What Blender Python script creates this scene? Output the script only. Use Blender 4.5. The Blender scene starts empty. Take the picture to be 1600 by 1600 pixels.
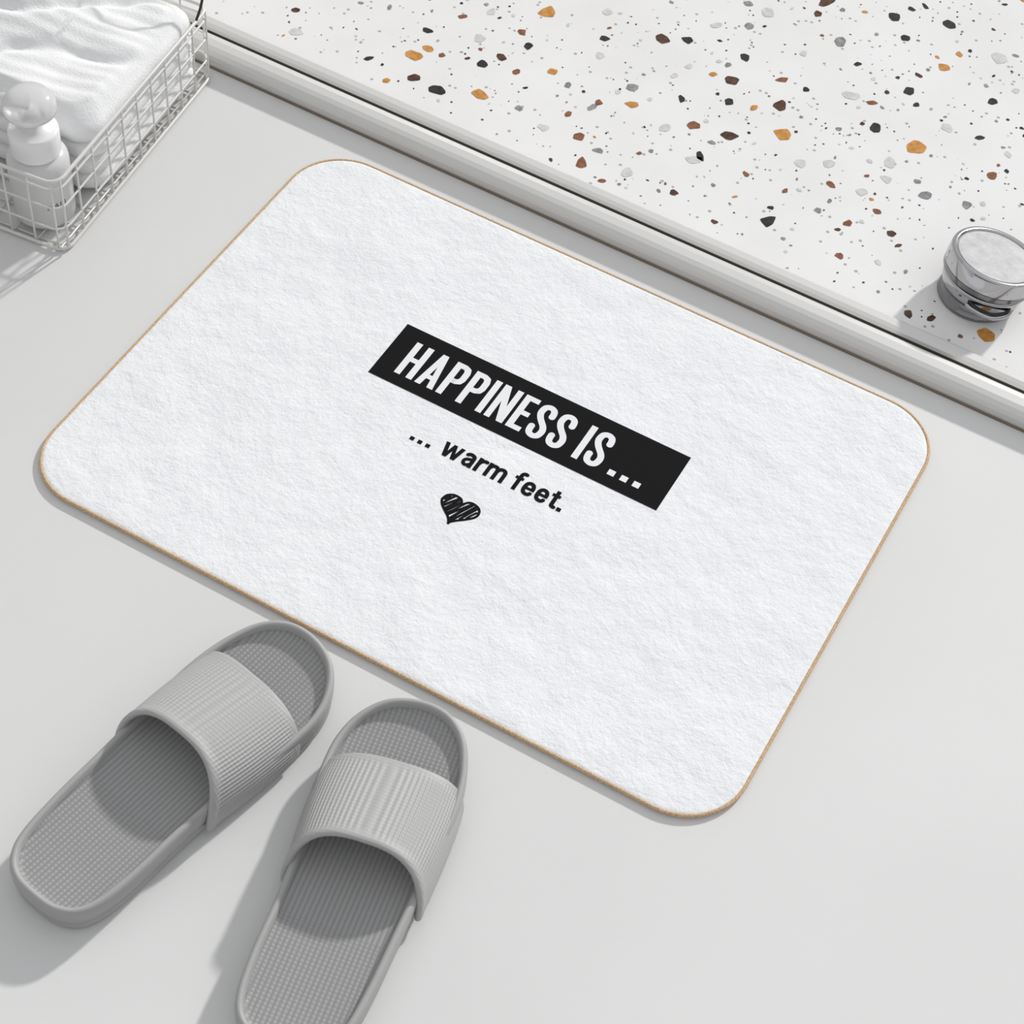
import bpy, bmesh, math, random
from mathutils import Matrix, Vector, noise
random.seed(7)
scene=bpy.context.scene
COL=scene.collection
MM=0.001

# ---------------------------------------------------------------- helpers
def new_mat(name, color=(.8,.8,.8), rough=.5, metal=0., **kw):
    m=bpy.data.materials.new(name); m.use_nodes=True
    b=m.node_tree.nodes['Principled BSDF']
    b.inputs['Base Color'].default_value=(*color,1)
    b.inputs['Roughness'].default_value=rough
    b.inputs['Metallic'].default_value=metal
    for k,v in kw.items():
        b.inputs[k].default_value=v
    return m
class NT:
    def __init__(s,m): s.nt=m.node_tree; s.n=s.nt.nodes; s.l=s.nt.links; s.b=s.n['Principled BSDF'] if 'Principled BSDF' in s.n else None
    def add(s,t,**kw):
        n=s.n.new(t)
        for k,v in kw.items(): setattr(n,k,v)
        return n
    def link(s,a,b): s.l.new(a,b)
    def math(s,op,a,b=None,c=None):
        n=s.n.new('ShaderNodeMath'); n.operation=op
        for i,x in enumerate((a,b,c)):
            if x is None: continue
            if isinstance(x,(int,float)): n.inputs[i].default_value=x
            else: s.l.new(x,n.inputs[i])
        return n.outputs[0]
    def noise(s,vec,scale,detail=3,rough=.5):
        n=s.n.new('ShaderNodeTexNoise'); n.inputs['Scale'].default_value=scale; n.inputs['Detail'].default_value=detail; n.inputs['Roughness'].default_value=rough
        s.l.new(vec,n.inputs['Vector']); return n
    def bump(s,h,strength=.5,dist=.001,normal=None):
        n=s.n.new('ShaderNodeBump'); n.inputs['Strength'].default_value=strength; n.inputs['Distance'].default_value=dist
        s.l.new(h,n.inputs['Height'])
        if normal is not None: s.l.new(normal,n.inputs['Normal'])
        return n.outputs[0]
    def obj(s): return s.add('ShaderNodeTexCoord').outputs['Object']
    def ramp(s,fac,stops):
        n=s.n.new('ShaderNodeValToRGB'); e=n.color_ramp.elements
        e[0].position=stops[0][0]; e[0].color=(*stops[0][1],1)
        e[1].position=stops[-1][0]; e[1].color=(*stops[-1][1],1)
        for p,c in stops[1:-1]:
            x=e.new(p); x.color=(*c,1)
        s.l.new(fac,n.inputs[0]); return n.outputs[0]
def mesh_obj(name,verts,faces,mats,smooth=False,parent=None,fmat=None,loc=None):
    me=bpy.data.meshes.new(name); me.from_pydata([tuple(v) for v in verts],[],faces)
    for m in (mats if isinstance(mats,(list,tuple)) else [mats]): me.materials.append(m)
    if fmat:
        for p,i in zip(me.polygons,fmat): p.material_index=i
    me.validate(); me.update()
    if smooth:
        for p in me.polygons: p.use_smooth=True
    o=bpy.data.objects.new(name,me); COL.objects.link(o)
    if parent: o.parent=parent
    if loc: o.location=loc
    return o
def fix_normals(o):
    bm=bmesh.new(); bm.from_mesh(o.data); bmesh.ops.recalc_face_normals(bm,faces=bm.faces); bm.to_mesh(o.data); bm.free()
def empty(name,loc=(0,0,0),rz=0,rx=0,ry=0):
    e=bpy.data.objects.new(name,None); COL.objects.link(e); e.location=loc; e.rotation_euler=(rx,ry,rz); e.empty_display_size=.05; return e
def catmull(pts,n=8,closed=True):
    out=[];N=len(pts)
    rng=range(N) if closed else range(N-1)
    for i in rng:
        if closed: p0,p1,p2,p3=[pts[(i+k-1)%N] for k in range(4)]
        else: p0,p1,p2,p3=pts[max(i-1,0)],pts[i],pts[i+1],pts[min(i+2,N-1)]
        for k in range(n):
            t=k/n
            out.append(tuple(.5*((2*b)+(-a+c)*t+(2*a-5*b+4*c-d)*t*t+(-a+3*b-3*c+d)*t**3) for a,b,c,d in zip(p0,p1,p2,p3)))
    if not closed: out.append(tuple(pts[-1]))
    return out
def tube(path,r,closed=False,seg=8):
    P=[Vector(p) for p in path];n=len(P);V=[];F=[]
    up=None
    for i,p in enumerate(P):
        if closed: d=(P[(i+1)%n]-P[i-1]).normalized()
        else: d=(P[min(i+1,n-1)]-P[max(i-1,0)]).normalized()
        if up is None:
            up=Vector((0,0,1)) if abs(d.z)<.9 else Vector((1,0,0))
        a=up-d*up.dot(d)
        if a.length<1e-6: a=d.orthogonal()
        a.normalize(); up=a; b=d.cross(a)
        for k in range(seg):
            t=2*math.pi*k/seg; V.append(p+a*(r*math.cos(t))+b*(r*math.sin(t)))
    for i in range(n if closed else n-1):
        j=(i+1)%n
        for k in range(seg):
            l=(k+1)%seg; F.append((i*seg+k,i*seg+l,j*seg+l,j*seg+k))
    if not closed:
        F.append(tuple(range(seg))[::-1]); F.append(tuple((n-1)*seg+k for k in range(seg)))
    return V,F
def merge(parts):
    V=[];F=[]
    for v,f in parts:
        o=len(V); V+=list(v); F+=[tuple(i+o for i in q) for q in f]
    return V,F
def lathe(profile,seg=64,center=(0,0)):
    V=[];F=[]
    for r,z in profile:
        for k in range(seg):
            t=2*math.pi*k/seg; V.append((center[0]+r*math.cos(t),center[1]+r*math.sin(t),z))
    n=len(profile)
    for i in range(n-1):
        for k in range(seg):
            l=(k+1)%seg; F.append((i*seg+k,i*seg+l,(i+1)*seg+l,(i+1)*seg+k))
    F.append(tuple(range(seg))[::-1]); F.append(tuple((n-1)*seg+k for k in range(seg)))
    return V,F

# ---------------------------------------------------------------- materials
m_floor=new_mat('floor_plaster',(.70,.70,.69),.55)
n=NT(m_floor); oc=n.obj()
a=n.noise(oc,3.5,4); b=n.noise(oc,160,2)
c=n.ramp(a.outputs[0],[(.3,(.69,.69,.685)),(.7,(.73,.73,.725))]); n.link(c,n.b.inputs['Base Color'])
n.link(n.bump(b.outputs[0],.08,.0006),n.b.inputs['Normal'])

m_terr=new_mat('terrazzo_base',(.86,.855,.845),.16)
n=NT(m_terr); oc=n.obj()
vor=n.add('ShaderNodeTexVoronoi'); vor.inputs['Scale'].default_value=170; n.link(oc,vor.inputs['Vector'])
sep=n.add('ShaderNodeSeparateColor'); n.link(vor.outputs['Color'],sep.inputs[0])
pick=n.math('LESS_THAN',sep.outputs[0],.10); near=n.math('LESS_THAN',vor.outputs['Distance'],.28)
fac=n.math('MULTIPLY',pick,near)
mix=n.add('ShaderNodeMix',data_type='RGBA'); n.link(fac,mix.inputs[0])
big=n.noise(oc,9,3); base=n.ramp(big.outputs[0],[(.35,(.83,.825,.815)),(.65,(.88,.875,.87))])
n.link(base,mix.inputs[6]); mix.inputs[7].default_value=(.45,.44,.43,1)
n.link(mix.outputs[2],n.b.inputs['Base Color'])

def chip(name,c1,c2):
    m=new_mat(name,c1,.2); n=NT(m); oc=n.obj(); a=n.noise(oc,220,3)
    n.link(n.ramp(a.outputs[0],[(.35,c1),(.65,c2)]),n.b.inputs['Base Color']); return m
chips=[chip('chip_black',(.010,.009,.009),(.03,.026,.026)),
       chip('chip_umber',(.045,.018,.010),(.13,.05,.025)),
       chip('chip_rust',(.19,.07,.03),(.30,.12,.05)),
       chip('chip_amber',(.50,.21,.035),(.66,.33,.08)),
       chip('chip_grey',(.20,.20,.20),(.36,.35,.35)),
       chip('chip_pale_grey',(.58,.58,.58),(.70,.69,.68))]

m_rail=new_mat('rail_satin',(.70,.695,.68),.32,.25)
m_groove=new_mat('rail_groove_shade',(.12,.105,.09),.6)  # groove walls and floor coloured dark, shade of the recess painted in
m_edge_shade=new_mat('rail_edge_shade',(.20,.16,.12),.5)  # brown shadow lines along the rail edges, put in as colour

m_mat=new_mat('mat_pile',(.875,.885,.91),.95)
n=NT(m_mat); oc=n.obj()
a=n.noise(oc,12,6,.58)
b=n.noise(oc,360,4,.7); d=n.noise(oc,80,5,.7)
h=n.math('ADD',n.math('MULTIPLY',a.outputs[0],3.2),n.math('ADD',n.math('MULTIPLY',b.outputs[0],.28),n.math('MULTIPLY',d.outputs[0],.60)))
n.link(n.bump(h,.50,.0042),n.b.inputs['Normal'])
c=n.ramp(d.outputs[0],[(.25,(.84,.855,.88)),(.7,(.89,.90,.92))]); n.link(c,n.b.inputs['Base Color'])
m_bind=new_mat('binding_tan',(.52,.34,.19),.8)
n=NT(m_bind); oc=n.obj(); b=n.noise(oc,700,2)
n.link(n.ramp(b.outputs[0],[(.3,(.46,.29,.15)),(.7,(.72,.53,.34))]),n.b.inputs['Base Color']); n.link(n.bump(b.outputs[0],.6,.0006),n.b.inputs['Normal'])
m_black=new_mat('print_black',(.008,.008,.009),.9)
n=NT(m_black); b=n.noise(n.obj(),500,3); n.link(n.bump(b.outputs[0],.2,.0004),n.b.inputs['Normal']); n.b.inputs['Specular IOR Level'].default_value=.15
m_white=new_mat('print_white',(.84,.85,.87),.9)

m_rub=new_mat('slipper_rubber',(.385,.385,.38),.55)
n=NT(m_rub); b=n.noise(n.obj(),900,2); n.link(n.bump(b.outputs[0],.12,.0003),n.b.inputs['Normal'])
# strap rubber : fine cross knurl over the modelled ribs
m_strap=new_mat('strap_rubber',(.415,.415,.41),.55)
n=NT(m_strap); oc=n.obj(); s=n.add('ShaderNodeSeparateXYZ'); n.link(oc,s.inputs[0])
sv=n.math('SINE',n.math('MULTIPLY',s.outputs[1],2*math.pi/.0030)); n.link(n.bump(sv,.16,.0003),n.b.inputs['Normal'])
# insole : long grooves in the arch, pips at heel and toe
m_ins=new_mat('slipper_insole',(.36,.36,.36),.55)
n=NT(m_ins); oc=n.obj(); s=n.add('ShaderNodeSeparateXYZ'); n.link(oc,s.inputs[0])
su=n.math('SINE',n.math('MULTIPLY',s.outputs[0],2*math.pi/.0036)); sv=n.math('SINE',n.math('MULTIPLY',s.outputs[1],2*math.pi/.0030))
lines=n.math('ADD',n.math('MULTIPLY',su,.5),.5)
dots=n.math('MULTIPLY',lines,n.math('ADD',n.math('MULTIPLY',sv,.28),.72))
inarch=n.math('MULTIPLY',n.math('GREATER_THAN',s.outputs[1],.092),n.math('LESS_THAN',s.outputs[1],.185))
mx=n.add('ShaderNodeMix'); n.link(inarch,mx.inputs[0]); n.link(dots,mx.inputs[2]); n.link(lines,mx.inputs[3])
n.link(n.bump(mx.outputs[0],.38,.0008),n.b.inputs['Normal'])
n.link(n.ramp(mx.outputs[0],[(0,(.26,.26,.26)),(.6,(.35,.35,.35))]),n.b.inputs['Base Color'])

m_wire=new_mat('wire_enamel',(.74,.73,.70),.3,.15)
m_cord=new_mat('cord_black',(.02,.02,.02),.5)
m_towel=new_mat('towel_terry',(.90,.905,.91),.95)
n=NT(m_towel); oc=n.obj(); b=n.noise(oc,450,4,.7); d=n.noise(oc,30,3)
n.link(n.bump(n.math('ADD',b.outputs[0],n.math('MULTIPLY',d.outputs[0],1.2)),.5,.002),n.b.inputs['Normal'])
m_soap=new_mat('soap_plastic',(.86,.86,.86),.25,**{'Transmission Weight':.25,'IOR':1.3})
m_pump=new_mat('pump_plastic',(.90,.90,.90),.3)
m_clear=new_mat('cap_frosted',(.95,.95,.95),.18,**{'Transmission Weight':.5,'IOR':1.25})
m_ink=new_mat('label_ink',(.10,.10,.10),.6)
m_chrome=new_mat('chrome',(.50,.50,.51),.13,1.)
m_chrome2=new_mat('chrome_dark_reflection',(.24,.24,.25),.16,1.)  # darker copy of the chrome, dark reflections put into its colour
m_brushed=new_mat('brushed_metal_face',(.50,.50,.50),.6,.1)
n=NT(m_brushed); oc=n.obj(); b=n.noise(oc,90,5,.7); n.link(n.ramp(b.outputs[0],[(.3,(.40,.40,.405)),(.7,(.56,.56,.565))]),n.b.inputs['Base Color'])
n.b.inputs['Specular IOR Level'].default_value=.3
m_dark=new_mat('knob_dark',(.02,.02,.02),.5)  # near-black for the painted reflection band and the lever slot

m_tile=new_mat('wall_tile_white',(.84,.84,.83),.25)
n=NT(m_tile); oc=n.obj(); s=n.add('ShaderNodeSeparateXYZ'); n.link(oc,s.inputs[0])
def grout(out):
    f=n.math('FRACT',n.math('MULTIPLY',out,1/.05)); return n.math('LESS_THAN',f,.045)
g=n.math('MAXIMUM',grout(s.outputs[1]),grout(s.outputs[2]))
mx=n.add('ShaderNodeMix',data_type='RGBA'); n.link(g,mx.inputs[0]); mx.inputs[6].default_value=(.84,.84,.83,1); mx.inputs[7].default_value=(.60,.60,.59,1)
n.link(mx.outputs[2],n.b.inputs['Base Color']); n.link(n.bump(n.math('SUBTRACT',1.,g),.5,.001),n.b.inputs['Normal'])

# ---------------------------------------------------------------- room shell
def box(name,x0,x1,y0,y1,z0,z1,mat,parent=None):
    V=[(x,y,z) for x in(x0,x1) for y in(y0,y1) for z in(z0,z1)]
    F=[(0,1,3,2),(4,6,7,5),(0,4,5,1),(2,3,7,6),(0,2,6,4),(1,5,7,3)]
    o=mesh_obj(name,V,F,mat,parent=parent); fix_normals(o); return o
box('floor',-.62,1.9,-1.7,.2515,-.05,0,m_floor)
box('wall_left',-.70,-.62,-1.7,1.9,-.05,1.1,m_tile)
TZ=.006
terr=box('terrazzo_floor',-.62,1.9,.304,1.9,-.05,TZ,m_terr)

# terrazzo chips : irregular stone pieces set flush in the surface
V=[];F=[];FM=[]
placed=[]
def add_chip(x,y,r,mi,asp=None,ang=None):
    nv=random.choice([5,6,6,7,8,9]); asp=asp or random.uniform(.55,1.); ang=random.uniform(0,6.28) if ang is None else ang
    o=len(V); ph=random.uniform(0,6.28)
    P=[]
    for k in range(nv):
        t=ph+2*math.pi*(k+random.uniform(-.3,.3))/nv; rr=r*random.uniform(.72,1.18)
        P.append((rr*math.cos(t),rr*asp*math.sin(t)))
    Q=[]
    for k in range(nv):
        p,q=P[k],P[(k+1)%nv]; Q+= [(p[0]*.86+q[0]*.14,p[1]*.86+q[1]*.14),(p[0]*.14+q[0]*.86,p[1]*.14+q[1]*.86)]
    for a,b in Q: V.append((x+a*math.cos(ang)-b*math.sin(ang),y+a*math.sin(ang)+b*math.cos(ang),TZ+.00025))
    F.append(tuple(range(o,o+len(Q)))); FM.append(mi); placed.append((x,y,r))
def free(x,y,r,gap): return all((x-a)**2+(y-b)**2>(r+c+gap)**2 for a,b,c in placed)
known={3:[(-221,494,10),(-295,367,9),(-290,383,6),(-218,354,10),(135,640,6),(156,519,11),(298,332,10),(-176,421,6),(141,667,5)],
1:[(-111,523,8),(-226,411,6),(2,435,10),(24,499,9),(-28,507,8),(0,643,7),(0,665,10),(179,400,5),(-8,339,5)],
2:[(-113,355,6),(-95,326,9),(11,534,7),(141,390,6),(-228,454,5),(229,522,6),(-120,407,5),(37,397,5)],
0:[(-236,393,6),(-253,337,8),(-304,405,6),(-213,440,5),(-158,491,6),(-90,535,6),(-57,455,6),(-8,394,7),(-32,543,6),(113,522,8),(87,659,6),(120,588,7),(85,716,5),(116,704,7),(201,565,5),(79,353,9),(36,534,5),(193,619,6),(63,596,5)],
4:[(36,618,9),(-90,349,6),(-104,444,6),(-122,397,6),(-49,588,6),(223,473,6)],
5:[(-11,387,8),(143,485,9),(148,463,6),(-257,424,7),(-76,570,7),(170,560,7),(-52,411,7),(73,438,7),(-146,348,6),(-55,338,7),(76,550,9),(175,684,9),(-42,617,8),(-173,527,7)]}
for mi,l in known.items():
    for x,y,r in l: add_chip(x*MM,y*MM,r*1.0*MM,mi)
def scatter(count,rlo,rhi,weights,gap):
    c=0;t=0
    while c<count and t<count*12:
        t+=1
        x=random.uniform(-.60,.75); y=random.uniform(.314,1.05); r=random.uniform(rlo,rhi)*MM
        if free(x,y,r,gap*MM):
            add_chip(x,y,r,random.choices(range(6),weights)[0]); c+=1
scatter(60,6.5,9,[4,4,4,2,3,3],10)
scatter(270,3.6,5.8,[5,4,4,1.5,5,6],5)
scatter(620,1.8,3.2,[6,3.5,3,1,6,8],2)
scatter(1900,.7,1.5,[8,3,2.5,0,6,7],.5)
mesh_obj('chips',V,F,chips,fmat=FM,parent=terr)

# shower door track
prof=[(251.5,0),(251.5,1.8),(253,2.2),(253,9),(254.2,13),(257.5,16),(262,17.4),(270,17.6),(275,16.6),(278,14.5),(279.3,10),(279.6,2),
      (283.6,2),(283.8,12),(285.0,15.0),(289,16),(296,16),(298.2,14.5),(299,11),(299.3,3),(304,3),(304,-4),(251.5,-4)]
fm_= [2,2,0,0,0,0,0,0,0,0,1,1,1,0,0,0,0,0,2,2,0,0,0]
track=empty('shower_door_track')
V=[];F=[];FM=[];N=len(prof)
for x in(-.62,1.9):
    for y,z in prof: V.append((x,y*MM,z*MM))
for i in range(N):
    j=(i+1)%N; F.append((i,N+i,N+j,j)); FM.append(fm_[i])
F.append(tuple(range(N))); F.append(tuple(range(N,2*N))); FM+=[0,0]
o=mesh_obj('rail_profile',V,F,[m_rail,m_groove,m_edge_shade],fmat=FM,parent=track); fix_normals(o)

# ---------------------------------------------------------------- bath mat
MW,MH=.608/2,.4455/2
bath=empty('bath_mat',(.0014,-.0029,0))
def rrect(hw,hh,r,seg=16,side=14):
    P=[]
    for cx,cy,a0 in((hw-r,hh-r,0),(-hw+r,hh-r,90),(-hw+r,-hh+r,180),(hw-r,-hh+r,270)):
        for k in range(seg+1):
            t=math.radians(a0+90*k/seg); P.append((cx+r*math.cos(t),cy+r*math.sin(t)))
    Q=[]
    for i,p in enumerate(P):
        q=P[(i+1)%len(P)]; Q.append(p)
        L=math.dist(p,q)
        if L>.05:
            for k in range(1,side*2): Q.append((p[0]+(q[0]-p[0])*k/(side*2),p[1]+(q[1]-p[1])*k/(side*2)))
    return Q
R0=.050
rings=[(0.0,.0005),(0.0,.0035),(.0012,.0042),(.003,.0044)]
for k in range(1,24): rings.append((.004+(.2-.004)*k/24,.0044))
V=[];F=[]
base=rrect(MW-.001,MH-.001,R0); n_=len(base)
for off,z in rings:
    for x,y in base:
        hw,hh=MW-.001,MH-.001
        tt=off/.2
        cx=max(-(hw-hh),min(hw-hh,x)); 
        X=x+(cx-x)*tt; Y=y*(1-tt)
        V.append((X,Y,z+(.00018*noise.noise(Vector((X*14,Y*14,3))) if z>.0043 else 0)))
for i in range(len(rings)-1):
    for k in range(n_):
        l=(k+1)%n_; F.append((i*n_+k,i*n_+l,(i+1)*n_+l,(i+1)*n_+k))
F.append(tuple((len(rings)-1)*n_+k for k in range(n_)))
F.append(tuple(range(n_))[::-1])
o=mesh_obj('pile',V,F,m_mat,smooth=True,parent=bath)
P=rrect(MW-.0008,MH-.0008,R0)
v,f=tube([(x,y,.0031) for x,y in P],.0015,closed=True,seg=10)
mesh_obj('edge_binding',v,f,m_bind,smooth=True,parent=bath)

ZP=.00465
def flat(name,polys,z,mat,parent,dz=1.2e-6):
    V=[];F=[]
    for i,p in enumerate(polys):
        o=len(V); 
        A=sum(p[k][0]*p[(k+1)%len(p)][1]-p[(k+1)%len(p)][0]*p[k][1] for k in range(len(p)))
        if A<0: p=p[::-1]
        V+=[(x*MM,y*MM,z+dz*i) for x,y in p]; F.append(tuple(range(o,o+len(p))))
    return mesh_obj(name,V,F,mat,parent=parent)
def stroke(pts,w,polys,smooth=0,caps=False):
    if smooth: pts=catmull(pts,smooth,closed=False)
    h=w/2
    for i in range(len(pts)-1):
        (x0,y0),(x1,y1)=pts[i],pts[i+1]; L=math.hypot(x1-x0,y1-y0)
        if L<1e-6: continue
        nx,ny=-(y1-y0)/L*h,(x1-x0)/L*h
        polys.append([(x0+nx,y0+ny),(x0-nx,y0-ny),(x1-nx,y1-ny),(x1+nx,y1+ny)])
        if i>0 or caps: polys.append([(x0+h*math.cos(2*math.pi*k/14),y0+h*math.sin(2*math.pi*k/14)) for k in range(14)])
    if caps: polys.append([(x1+h*math.cos(2*math.pi*k/14),y1+h*math.sin(2*math.pi*k/14)) for k in range(14)])
def glyph(ch):
    p=[];s=5.5;h=s/2;H=40
    R=lambda x0,y0,x1,y1:p.append([(x0,y0),(x1,y0),(x1,y1),(x0,y1)])
    if ch=='H': R(0,0,s,H);R(16.5-s,0,16.5,H);R(s,17.4,16.5-s,22.6);return p,16.5
    if ch=='A':
        p.append([(0,0),(5.4,0),(10.4,H),(5.8,H)]);p.append([(17,0),(11.6,0),(6.6,H),(11.2,H)]);R(4.2,8.8,12.8,13.6);return p,17
    if ch=='P':
        R(0,0,s,H);stroke([(h,H-h),(8.4,H-h),(11.6,H-4.2),(12.8,H-8.2),(12.8,24),(11.6,20.4),(8.4,18.8),(h,18.8)],s,p);return p,15.6
    if ch=='I': R(0,0,s,H);return p,s
    if ch=='N': R(0,0,5.2,H);R(11.8,0,17,H);p.append([(0,H),(5.6,H),(17,0),(11.4,0)]);return p,17
    if ch=='E': R(0,0,s,H);R(s,0,13,5.2);R(s,H-5.2,13,H);R(s,17.5,12,22.6);return p,13
    if ch=='S':
        stroke([(12.7,28),(12.7,31.8),(11.4,35.8),(7.8,H-h+.2),(4.2,35.8),(2.9,31.8),(3.1,27.4),(5.2,23),(8.0,19.5),(11.0,16),(12.7,12),(12.7,8.2),(11.4,4.2),(7.8,h-.2),(4.2,4.2),(2.9,8.2),(2.9,12.6)],s,p,smooth=4);return p,15.6
    if ch=='.': R(0,0,6.0,6.0);return p,6.0
def lower(ch):
    p=[];s=3.4;h=s/2;X=14.5
    R=lambda x0,y0,x1,y1:p.append([(x0,y0),(x1,y0),(x1,y1),(x0,y1)])
    if ch=='w':
        p.append([(0,X),(3.5,X),(6.6,0),(3.2,0)]); p.append([(10.2,X),(7.2,X),(3.9,0),(6.8,0)])
        p.append([(7.2,X),(10.2,X),(13.6,0),(10.6,0)]); p.append([(17.4,X),(13.9,X),(10.9,0),(14.2,0)])
        return p,17.4
    if ch=='a':
        stroke([(1.6,11.2),(3.2,12.6),(5.2,12.9),(7.4,12.0),(8.3,9.6),(8.3,0)],s,p,smooth=3);stroke([(8.3,8.2),(5.4,8.0),(2.6,6.6),(1.8,4.2),(3.0,1.9),(5.4,1.7),(8.2,4.2)],3.0,p,smooth=4);return p,10.1
    if ch=='r': R(0,0,s,X);stroke([(h,8.5),(3.2,11.6),(5.6,12.7),(7.4,12.6)],s,p,smooth=4);return p,7.4
    if ch=='m':
        R(0,0,s,X)
        for x in(h,8.6): stroke([(x,9.2),(x+1.6,12.0),(x+4,12.8),(x+6.2,11.8),(x+6.9,9),(x+6.9,0)],s,p,smooth=4)
        return p,17.3
    if ch=='f': stroke([(7.6,18.6),(5.6,18.7),(4.1,17.3),(3.8,14.5),(3.8,0)],s,p,smooth=4);R(0,11.6,7.2,X);return p,7.6
    if ch=='e': stroke([(8.6,3.8),(7.2,1.9),(5.1,1.6),(2.8,2.6),(1.75,5.2),(1.75,9),(2.8,11.8),(5.1,12.9),(7.5,11.9),(8.6,9.3),(8.6,7.2)],s,p,smooth=4);R(1.75,6,10.3,8.6);return p,10.3
    if ch=='t': stroke([(3.8,18.2),(3.8,4.5),(4.5,2.1),(7.0,1.7)],s,p,smooth=4);R(0,11.6,7.2,X);return p,7.4
    if ch=='.': R(0,0,3.8,3.8);return p,3.8
def layout(text,fn,x0,y0,gap,space,xs=1.,ys=1.):
    out=[];x=0
    for ch in text:
        if ch==' ': x+=space; continue
        q,w=fn(ch)
        out+=[[(x0+(x+a)*xs,y0+b*ys) for a,b in poly] for poly in q]; x+=w+gap
    return out,x0+(x-gap)*xs
flat('banner',[[(-127.5,13.5),(138,13.5),(138,76.5),(-127.5,76.5)]],ZP,m_black,bath)
q1,e1=layout('HAPPINESS',glyph,-110,25,2.9,5,1.0,.96)
q2,e2=layout('IS',glyph,e1+10.5,25,3.0,5,1.,.96)
q3,e3=layout('...',glyph,e2+8.5,25,5.2,5,1.,.96)
flat('headline_text',q1+q2+q3,ZP+.00006,m_white,bath,2e-7)
q1,_=layout('...',lower,-63,-29,3.4,3)
q2,_=layout('warm',lower,-36,-29,1.8,3)
q3,_=layout('feet.',lower,28,-29,1.7,3)
flat('caption_text',q1+q2+q3,ZP,m_black,bath,2e-7)
# scribbled heart : loose outline, brushed-in hatching that leaves slivers of the pile showing
hp=[]
HX,HY=6,-69
def heart(t,s=1.):
    x=16*math.sin(t)**3; y=13*math.cos(t)-5*math.cos(2*t)-2*math.cos(3*t)-math.cos(4*t)
    return (HX+x*.98*s,HY+y*.93*s)
for s_,a_,b_ in((1.,.12,5.95),):
    ol=[heart(a_+(b_-a_)*k/48,s_) for k in range(49)]; ol=[(x+.8*noise.noise(Vector((x*.2,y*.2,s_))),y+.8*noise.noise(Vector((x*.2,y*.2,s_+4)))) for x,y in ol]
    stroke(ol,2.1,hp,caps=True)
hpoly=[heart(2*math.pi*k/60,.90) for k in range(60)]
def inheart(x,y):
    c=False; j=len(hpoly)-1
    for i in range(len(hpoly)):
        xi,yi=hpoly[i]; xj,yj=hpoly[j]
        if (yi>y)!=(yj>y) and x<(xj-xi)*(y-yi)/(yj-yi)+xi: c=not c
        j=i
    return c
for k in range(-8,9):
    a=math.radians(62+random.uniform(-5,5)); c0=k*2.75+.6; runs=[];cur=[]
    for j in range(-90,91):
        tt=j*.3; x=HX+c0+tt*math.cos(a); y=HY+tt*math.sin(a)
        if inheart(x,y): cur.append((x,y))
        elif cur: runs.append(cur); cur=[]
    for pts in runs:
        if len(pts)>5:
            m_=len(pts)//2
            stroke([pts[0],(pts[m_][0]+random.uniform(-.5,.5),pts[m_][1]),pts[-1]],random.uniform(1.9,2.7),hp,caps=True)
flat('heart_print',hp,ZP,m_black,bath,1e-7)

# ---------------------------------------------------------------- slippers
L=272.
out_ctrl=[(0,0),(19,2),(33,11),(40,28),(42.5,58),(42.5,92),(44,128),(49,165),(52,200),(51,226),(43,248),(27,265),(4,272),(-18,269),(-35,255),(-45,231),(-49,204),(-49,172),(-47,138),(-45,100),(-43,60),(-39,28),(-31,11),(-18,2)]
outline=catmull(out_ctrl,6)
def edges(v):
    xs=[]
    n=len(outline)
    for i in range(n):
        a,b=outline[i],outline[(i+1)%n]
        if (a[1]-v)*(b[1]-v)<=0 and a[1]!=b[1]:
            t=(v-a[1])/(b[1]-a[1]); xs.append(a[0]+(b[0]-a[0])*t)
    return min(xs),max(xs)
def inset(P,d):
    n=len(P);Q=[]
    for i in range(n):
        a,b=P[i-1],P[(i+1)%n]; tx,ty=b[0]-a[0],b[1]-a[1]; l=math.hypot(tx,ty)
        Q.append((P[i][0]-ty/l*d,P[i][1]+tx/l*d))
    return Q
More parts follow.
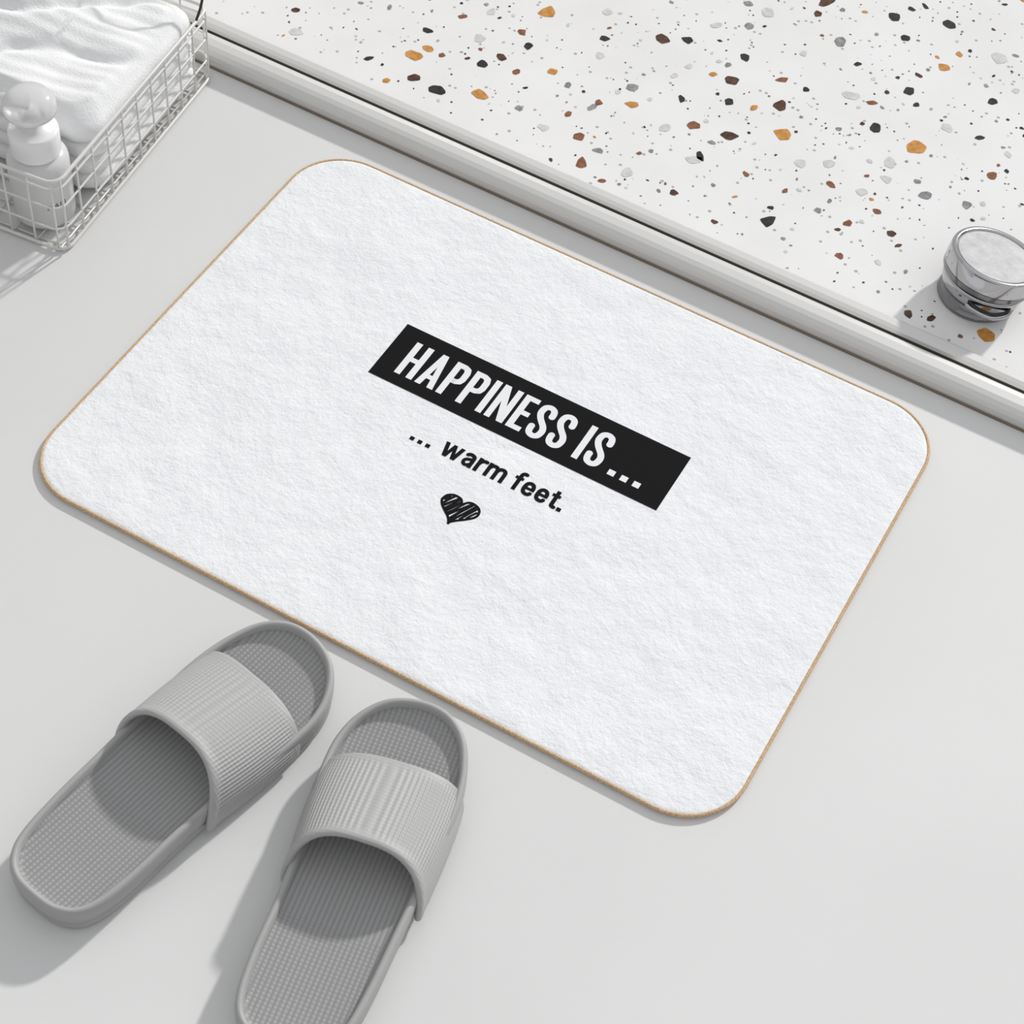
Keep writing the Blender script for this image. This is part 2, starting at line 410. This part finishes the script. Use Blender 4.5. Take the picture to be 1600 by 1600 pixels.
def slipper(name,loc,rz,flip):
    e=empty(name,loc,rz); sg=-1 if flip else 1
    V=[];F=[];FM=[]
    def zlift(v): return 0 if v<215 else (v-215)**2*.0016
    ringdef=[(7,0,0),(3,1.5,0),(1.4,5,0),(1.0,9,0),(2.4,10.6,0),(2.4,11.6,0),(.6,13.4,0),(0,18,0),(0,25,0),(.6,27.6,0),(2.2,29,0),(3.8,29,0),(5.2,27.8,0),(6.0,24.5,1),(6.8,22.9,1),(8.4,22.4,1)]
    n=len(outline); pts=[]
    for d,z,mi in ringdef:
        for (x,y) in inset(outline,d): pts.append((x,y,z+zlift(y)))
    base=inset(outline,8.4)
    K=9
    for k in range(1,K+1):
        t=k/K
        for x,y in base:
            cy=max(45,min(L-60,y)); cx=sum(edges(cy))/2
            X=x+(cx-x)*t; Y=y+(cy-y)*t
            pts.append((X,Y,22.4-1.4*math.sin(t*math.pi/2)+zlift(Y)))
    nr=len(ringdef)+K
    for i in range(nr-1):
        for k in range(n):
            l=(k+1)%n; F.append((i*n+k,i*n+l,(i+1)*n+l,(i+1)*n+k)); FM.append(1 if i>=13 else 0)
    F.append(tuple(range(n))); FM.append(0)
    V=[(sg*x*MM,y*MM,z*MM) for x,y,z in pts]
    o=mesh_obj('sole',V,F,[m_rub,m_ins],smooth=True,parent=e,fmat=FM)
    bm=bmesh.new(); bm.from_mesh(o.data); bmesh.ops.remove_doubles(bm,verts=bm.verts,dist=1e-6); bmesh.ops.recalc_face_normals(bm,faces=bm.faces); bm.to_mesh(o.data); bm.free()
    # strap
    ribs=46; S=ribs*6; V=[];F=[]
    th=4.2
    loop=[]
    M=24
    for k in range(M+1): loop.append((k/M,0,'o'))
    for a_ in (60,30,0,-30,-60): loop.append((1.0,a_,'f'))
    for k in range(M,-1,-1): loop.append((k/M,th,'i'))
    for a_ in (60,30,0,-30,-60): loop.append((0.0,a_,'r'))
    def base_pt(th_,v):
        lo,hi=edges(v); uc=(lo+hi)/2; hw=(hi-lo)/2+1.8+2.2*max(0,min(1,(200-v)/60))
        H=42+(210-v)/(210-130)*18
        pu=.74;pz=.84; z0=9
        def P(t):
            c,s_=math.cos(t),max(math.sin(t),0)
            return Vector((uc+hw*math.copysign(abs(c)**pu,c), z0+(H-z0)*s_**pz))
        p=P(th_); a=P(min(th_+.01,math.pi)); b=P(max(th_-.01,0)); t=(b-a).normalized(); nrm=Vector((-t.y,t.x))
        return p,nrm
    for i in range(S+1):
        th_=math.pi*(1-i/S)
        outer=(1-math.cos(th_))/2
        sn=math.sin(th_)
        vr=118+6*outer+22*sn**1.2; vf=200+11*outer+8*sn
        for t,o_,kind in loop:
            v=vr+(vf-vr)*t
            if kind=='o':
                rib=.34*(math.cos(2*math.pi*ribs*i/S)) * min(1,max(0,min((t-.06)/.03,(.96-t)/.03))); lip=.8 if t<.05 else 0
                p,nm=base_pt(th_,v); q=p+nm*(rib+lip)
            elif kind=='i':
                p,nm=base_pt(th_,v); q=p-nm*th
            else:
                a_=math.radians(o_); rr=th/2
                if kind=='f': vv=v+rr*math.cos(a_); off=-rr+rr*math.sin(a_)
                else: vv=v-rr*math.cos(a_); off=-rr-rr*math.sin(a_)
                p,nm=base_pt(th_,v); q=p+nm*(off+(.5 if kind=='r' else 0)); v=vv
            V.append((sg*q.x*MM,v*MM,q.y*MM))
    nl=len(loop)
    for i in range(S):
        for k in range(nl):
            l=(k+1)%nl; F.append((i*nl+k,i*nl+l,(i+1)*nl+l,(i+1)*nl+k))
    F.append(tuple(range(nl))); F.append(tuple(S*nl+k for k in range(nl)))
    o=mesh_obj('strap',V,F,m_strap,smooth=True,parent=e); fix_normals(o)
    return e
slipper('slipper',(-.0630,-.5125,0),math.radians(-9.6),False)
slipper('slipper.001',(.1330,-.5175,0),math.radians(10.4),True)

# ---------------------------------------------------------------- wire basket
A=Vector((-.412,-.013)); B=Vector((-.438,.2425)); ydir=(B-A).normalized(); xdir=Vector((-ydir.y,ydir.x))
BL=(B-A).length; BW=.172; BH=.080
def bp(a,b,z): 
    q=A+ydir*a+xdir*b; return (q.x,q.y,z)
parts=[]
def loop_wire(z,r,rc=.012):
    P=[]
    for (ca,cb,a0) in((rc,rc,180),(BL-rc,rc,270),(BL-rc,BW-rc,0),(rc,BW-rc,90)):
        for k in range(7):
            t=math.radians(a0+90*k/6); P.append(bp(ca+rc*math.cos(t),cb+rc*math.sin(t),z))
    parts.append(tube(P,r,closed=True,seg=8))
loop_wire(BH,.0017); loop_wire(BH-.009,.0011)
loop_wire(.050,.0010); loop_wire(.026,.0010); loop_wire(.003,.0016)
nl_=10; nw_=7; r=.0010
for i in range(nl_+1):
    a=.006+(BL-.012)*i/nl_
    pts=[bp(a,0,BH),bp(a,0,.006),bp(a,.004,.0022),bp(a,BW-.004,.0022),bp(a,BW,.006),bp(a,BW,BH)]
    parts.append(tube(pts,r,seg=6))
for i in range(nw_+1):
    b=.006+(BW-.012)*i/nw_
    pts=[bp(0,b,BH),bp(0,b,.006),bp(.004,b,.0036),bp(BL-.004,b,.0036),bp(BL,b,.006),bp(BL,b,BH)]
    parts.append(tube(pts,r,seg=6))
bask=empty('wire_basket')
v,f=merge(parts); mesh_obj('wires',v,f,m_wire,smooth=True,parent=bask)
hpnts=catmull([bp(BL-.022,.000,BH+.001),bp(BL-.010,.001,BH+.010),bp(BL+.001,.004,BH+.024),bp(BL+.006,.012,BH+.040),bp(BL+.008,.03,BH+.052),bp(BL+.008,.09,BH+.056)],6,closed=False)
v,f=tube(hpnts,.0013,seg=8); mesh_obj('handle',v,f,m_cord,smooth=True,parent=bask)

# ---------------------------------------------------------------- towel
def towel():
    a0,a1,b0,b1=.066,BL-.006,.006,BW-.006
    ca,cb=(a0+a1)/2,(b0+b1)/2; ha,hb=(a1-a0)/2,(b1-b0)/2
    P=rrect(ha,hb,.022,10,20)
    V=[];F=[];n=len(P); lv=[]
    layers=4; z0=.006; z1=.078
    for li in range(layers):
        za=z0+(z1-z0)*li/layers; zb=z0+(z1-z0)*(li+1)/layers
        for k in range(6):
            t=(k+.0)/6; lv.append((za+(zb-za)*t, .0055*(1-math.sin(math.pi*t)**.5)))
    lv.append((z1,.004)); lv.append((z1+.004,.008)); 
    for k in range(1,36): lv.append((None,k/36))
    for z,d in lv:
        for x,y in P:
            if z is not None:
                s=1-d/ha; sy=1-d/hb
                w=.0016*noise.noise(Vector((x*30,y*30,z*40)))
                X,Y,Z=x*(s)+w,y*(sy)+w,z
            else:
                s=1-.008/ha; sy=1-.008/hb
                X0,Y0=x*s,y*sy
                cx=max(-(ha-hb),min(ha-hb,X0))
                X=X0+(cx-X0)*d; Y=Y0*(1-d)
                e=min(1,d*7)
                q=X*.8+Y*.6
                crease=-.006*math.exp(-((q-.030+.010*math.sin(Y*45))/.0055)**2)-.005*math.exp(-((q+.028-.012*math.sin(Y*38+1))/.006)**2)
                Z=z1+.004+ e*(.007+.010*noise.noise(Vector((X*11+3,Y*8,1)))+.0025*noise.noise(Vector((X*36,Y*20,5)))+.00045*math.sin((X+.15*Y)*420+2*noise.noise(Vector((X*20,Y*20,0))))+crease)
                Z+=e*.030*max(0,min(1,(Y+.02)/.09))*max(0,min(1,(X+.10)/.1))
            V.append(bp(ca+X,cb+Y,Z))
    for i in range(len(lv)-1):
        for k in range(n):
            l=(k+1)%n; F.append((i*n+k,i*n+l,(i+1)*n+l,(i+1)*n+k))
    F.append(tuple(range(n))); F.append(tuple((len(lv)-1)*n+k for k in range(n)))
    o=mesh_obj('towel',V,F,m_towel,smooth=True); fix_normals(o)
    return o
towel()

# ---------------------------------------------------------------- soap dispenser
sx,sy=bp(.034,.040,0)[:2]
soap=empty('soap_dispenser',(sx,sy,.0046))
v,f=lathe([(20,0),(24.5,1.5),(26,5),(26,60),(25.4,64),(23.6,67),(20,69),(18.5,70)],48); v=[(a*MM,b*MM,c*MM) for a,b,c in v]
mesh_obj('bottle',v,f,m_soap,smooth=True,parent=soap)
v,f=lathe([(19.0,70),(20.6,70.6),(21,72),(21,92),(20.6,93.6),(19,94.6),(9,95),(8.5,103)],48); v=[(a*MM,b*MM,c*MM) for a,b,c in v]
mesh_obj('collar',v,f,m_pump,smooth=True,parent=soap)
v,f=lathe([(7,98),(7,108),(10,109.5),(19,111),(21.5,113),(22,117),(21,123),(18,127.5),(12,130),(5,131),(.5,131.2)],48); v=[(a*MM,b*MM,c*MM) for a,b,c in v]
mesh_obj('pump_head',v,f,m_clear,smooth=True,parent=soap)
ang=math.radians(200)
v,f=tube([(0,0,.119),(.018*math.cos(ang),.018*math.sin(ang),.120),(.036*math.cos(ang),.036*math.sin(ang),.118),(.042*math.cos(ang),.042*math.sin(ang),.110)],.0058,seg=12)
mesh_obj('spout',v,f,m_clear,smooth=True,parent=soap)
cu=bpy.data.curves.new('label_text','FONT'); cu.body='MARI'; cu.size=.0080; cu.align_x='CENTER'; cu.extrude=0; cu.resolution_u=3
to=bpy.data.objects.new('label_text',cu); COL.objects.link(to)
bpy.context.view_layer.update()
me=bpy.data.meshes.new_from_object(to.evaluated_get(bpy.context.evaluated_depsgraph_get()))
bpy.data.objects.remove(to)
phi0=math.radians(-24)
for vv in me.vertices:
    ph=phi0+vv.co.x/.0262; z=.024+vv.co.y; vv.co=(.0262*math.cos(ph),.0262*math.sin(ph),z)
me.materials.clear(); me.materials.append(m_ink)
o=bpy.data.objects.new('label_text',me); COL.objects.link(o); o.parent=soap

# ---------------------------------------------------------------- chrome mixer knob
kn=empty('shower_mixer_knob',(.2715,.373,TZ))
v,f=lathe([(30,0),(34,0.3),(35,2),(34,4),(31,6),(31,12)],64); v=[(a*MM,b*MM,c*MM) for a,b,c in v]
mesh_obj('base',v,f,m_chrome2,smooth=True,parent=kn)
tilt=Matrix.Rotation(math.radians(-12),4,Vector((1,-.45,0)).normalized())
def tl(v,dz=0): return [tuple(tilt@Vector((a*MM,b*MM,(c+dz)*MM))) for a,b,c in v]
v,f=lathe([(28,2),(33,5),(36,10),(37.5,17),(37.5,20)],72)
mesh_obj('body',tl(v),f,m_chrome,smooth=True,parent=kn)
v,f=lathe([(36,20),(36,22.4)],72); mesh_obj('reflection_band',tl(v),f,m_dark,smooth=False,parent=kn)  # dark ring added to stand for a dark reflection in the chrome
def sharp_lathe(name,prof,mat):
    v,f=lathe(prof,72); o=mesh_obj(name,tl(v),f,mat,smooth=True,parent=kn)
    md=o.modifiers.new('edge','EDGE_SPLIT'); md.split_angle=math.radians(28); return o
sharp_lathe('cap_skirt',[(37,22.2),(39.6,22.6),(40.2,23.4),(40.2,27.4),(39.4,27.8)],m_chrome2)
sharp_lathe('cap',[(39.4,27.8),(40.4,28.2),(40.4,40.8),(40.0,42.4),(38.8,43.6),(37.6,43.9),(36.2,43.6),(35.2,42.6),(34.9,41.0)],m_chrome)
v,f=lathe([(35.0,41.6),(34.0,42.4),(20,42.7),(.5,42.7)],72); mesh_obj('cap_face',tl(v),f,m_brushed,smooth=False,parent=kn)
la=math.radians(-62)
def lp(r_,da,z): 
    a=la+da; return (r_*math.cos(a),r_*math.sin(a),z)
pts=[lp(38.0,-.55,11),lp(41,-.35,10.5),lp(44,0,10),lp(41,.35,10.5),lp(38.0,.55,11)]
pts=catmull(pts,5,closed=False)
v,f=tube(tl(pts),.0022,seg=10); mesh_obj('lever',v,f,m_chrome,smooth=True,parent=kn)
pts=[(x*.965,y*.965,z+3.2) for x,y,z in pts]
v,f=tube(tl(pts),.0011,seg=8); mesh_obj('lever_slot',v,f,m_dark,smooth=True,parent=kn)

# ---------------------------------------------------------------- light
sd=bpy.data.lights.new('sun','SUN'); sd.energy=2.5; sd.angle=math.radians(2.8); sd.color=(1,.985,.96)
so=bpy.data.objects.new('sun',sd); COL.objects.link(so); so.location=(.5,2,2)
so.rotation_euler=Vector((-.35,-1.8,-1)).to_track_quat('-Z','Y').to_euler()
w=bpy.data.worlds.new('world'); scene.world=w; w.use_nodes=True
nt=w.node_tree; bg=nt.nodes['Background']
tc=nt.nodes.new('ShaderNodeTexCoord'); sp=nt.nodes.new('ShaderNodeSeparateXYZ'); nt.links.new(tc.outputs['Generated'],sp.inputs[0])
rp=nt.nodes.new('ShaderNodeValToRGB'); mr=nt.nodes.new('ShaderNodeMapRange'); mr.inputs[1].default_value=-1; mr.inputs[2].default_value=1
nt.links.new(sp.outputs[2],mr.inputs[0]); nt.links.new(mr.outputs[0],rp.inputs[0])
e=rp.color_ramp.elements; e[0].position=.5; e[0].color=(.10,.10,.105,1); e[1].position=.80; e[1].color=(.78,.79,.81,1)
x=e.new(.60); x.color=(.30,.30,.31,1)
x=e.new(.66); x.color=(.66,.66,.67,1)
nt.links.new(rp.outputs[0],bg.inputs[0]); bg.inputs[1].default_value=.85

# ---------------------------------------------------------------- camera
cd=bpy.data.cameras.new('camera'); cam=bpy.data.objects.new('camera',cd); COL.objects.link(cam)
cd.sensor_width=36; cd.lens=69.3; cd.clip_start=.05
M=Matrix(((.87047,-.42814,.24285),(.48666,.6746,-.55505),(.07381,.60134,.79558))).to_4x4()
M.translation=(.41755,-.90525,1.22822); cam.matrix_world=M
scene.camera=cam
scene.view_settings.view_transform='Standard'
scene.view_settings.look='None'
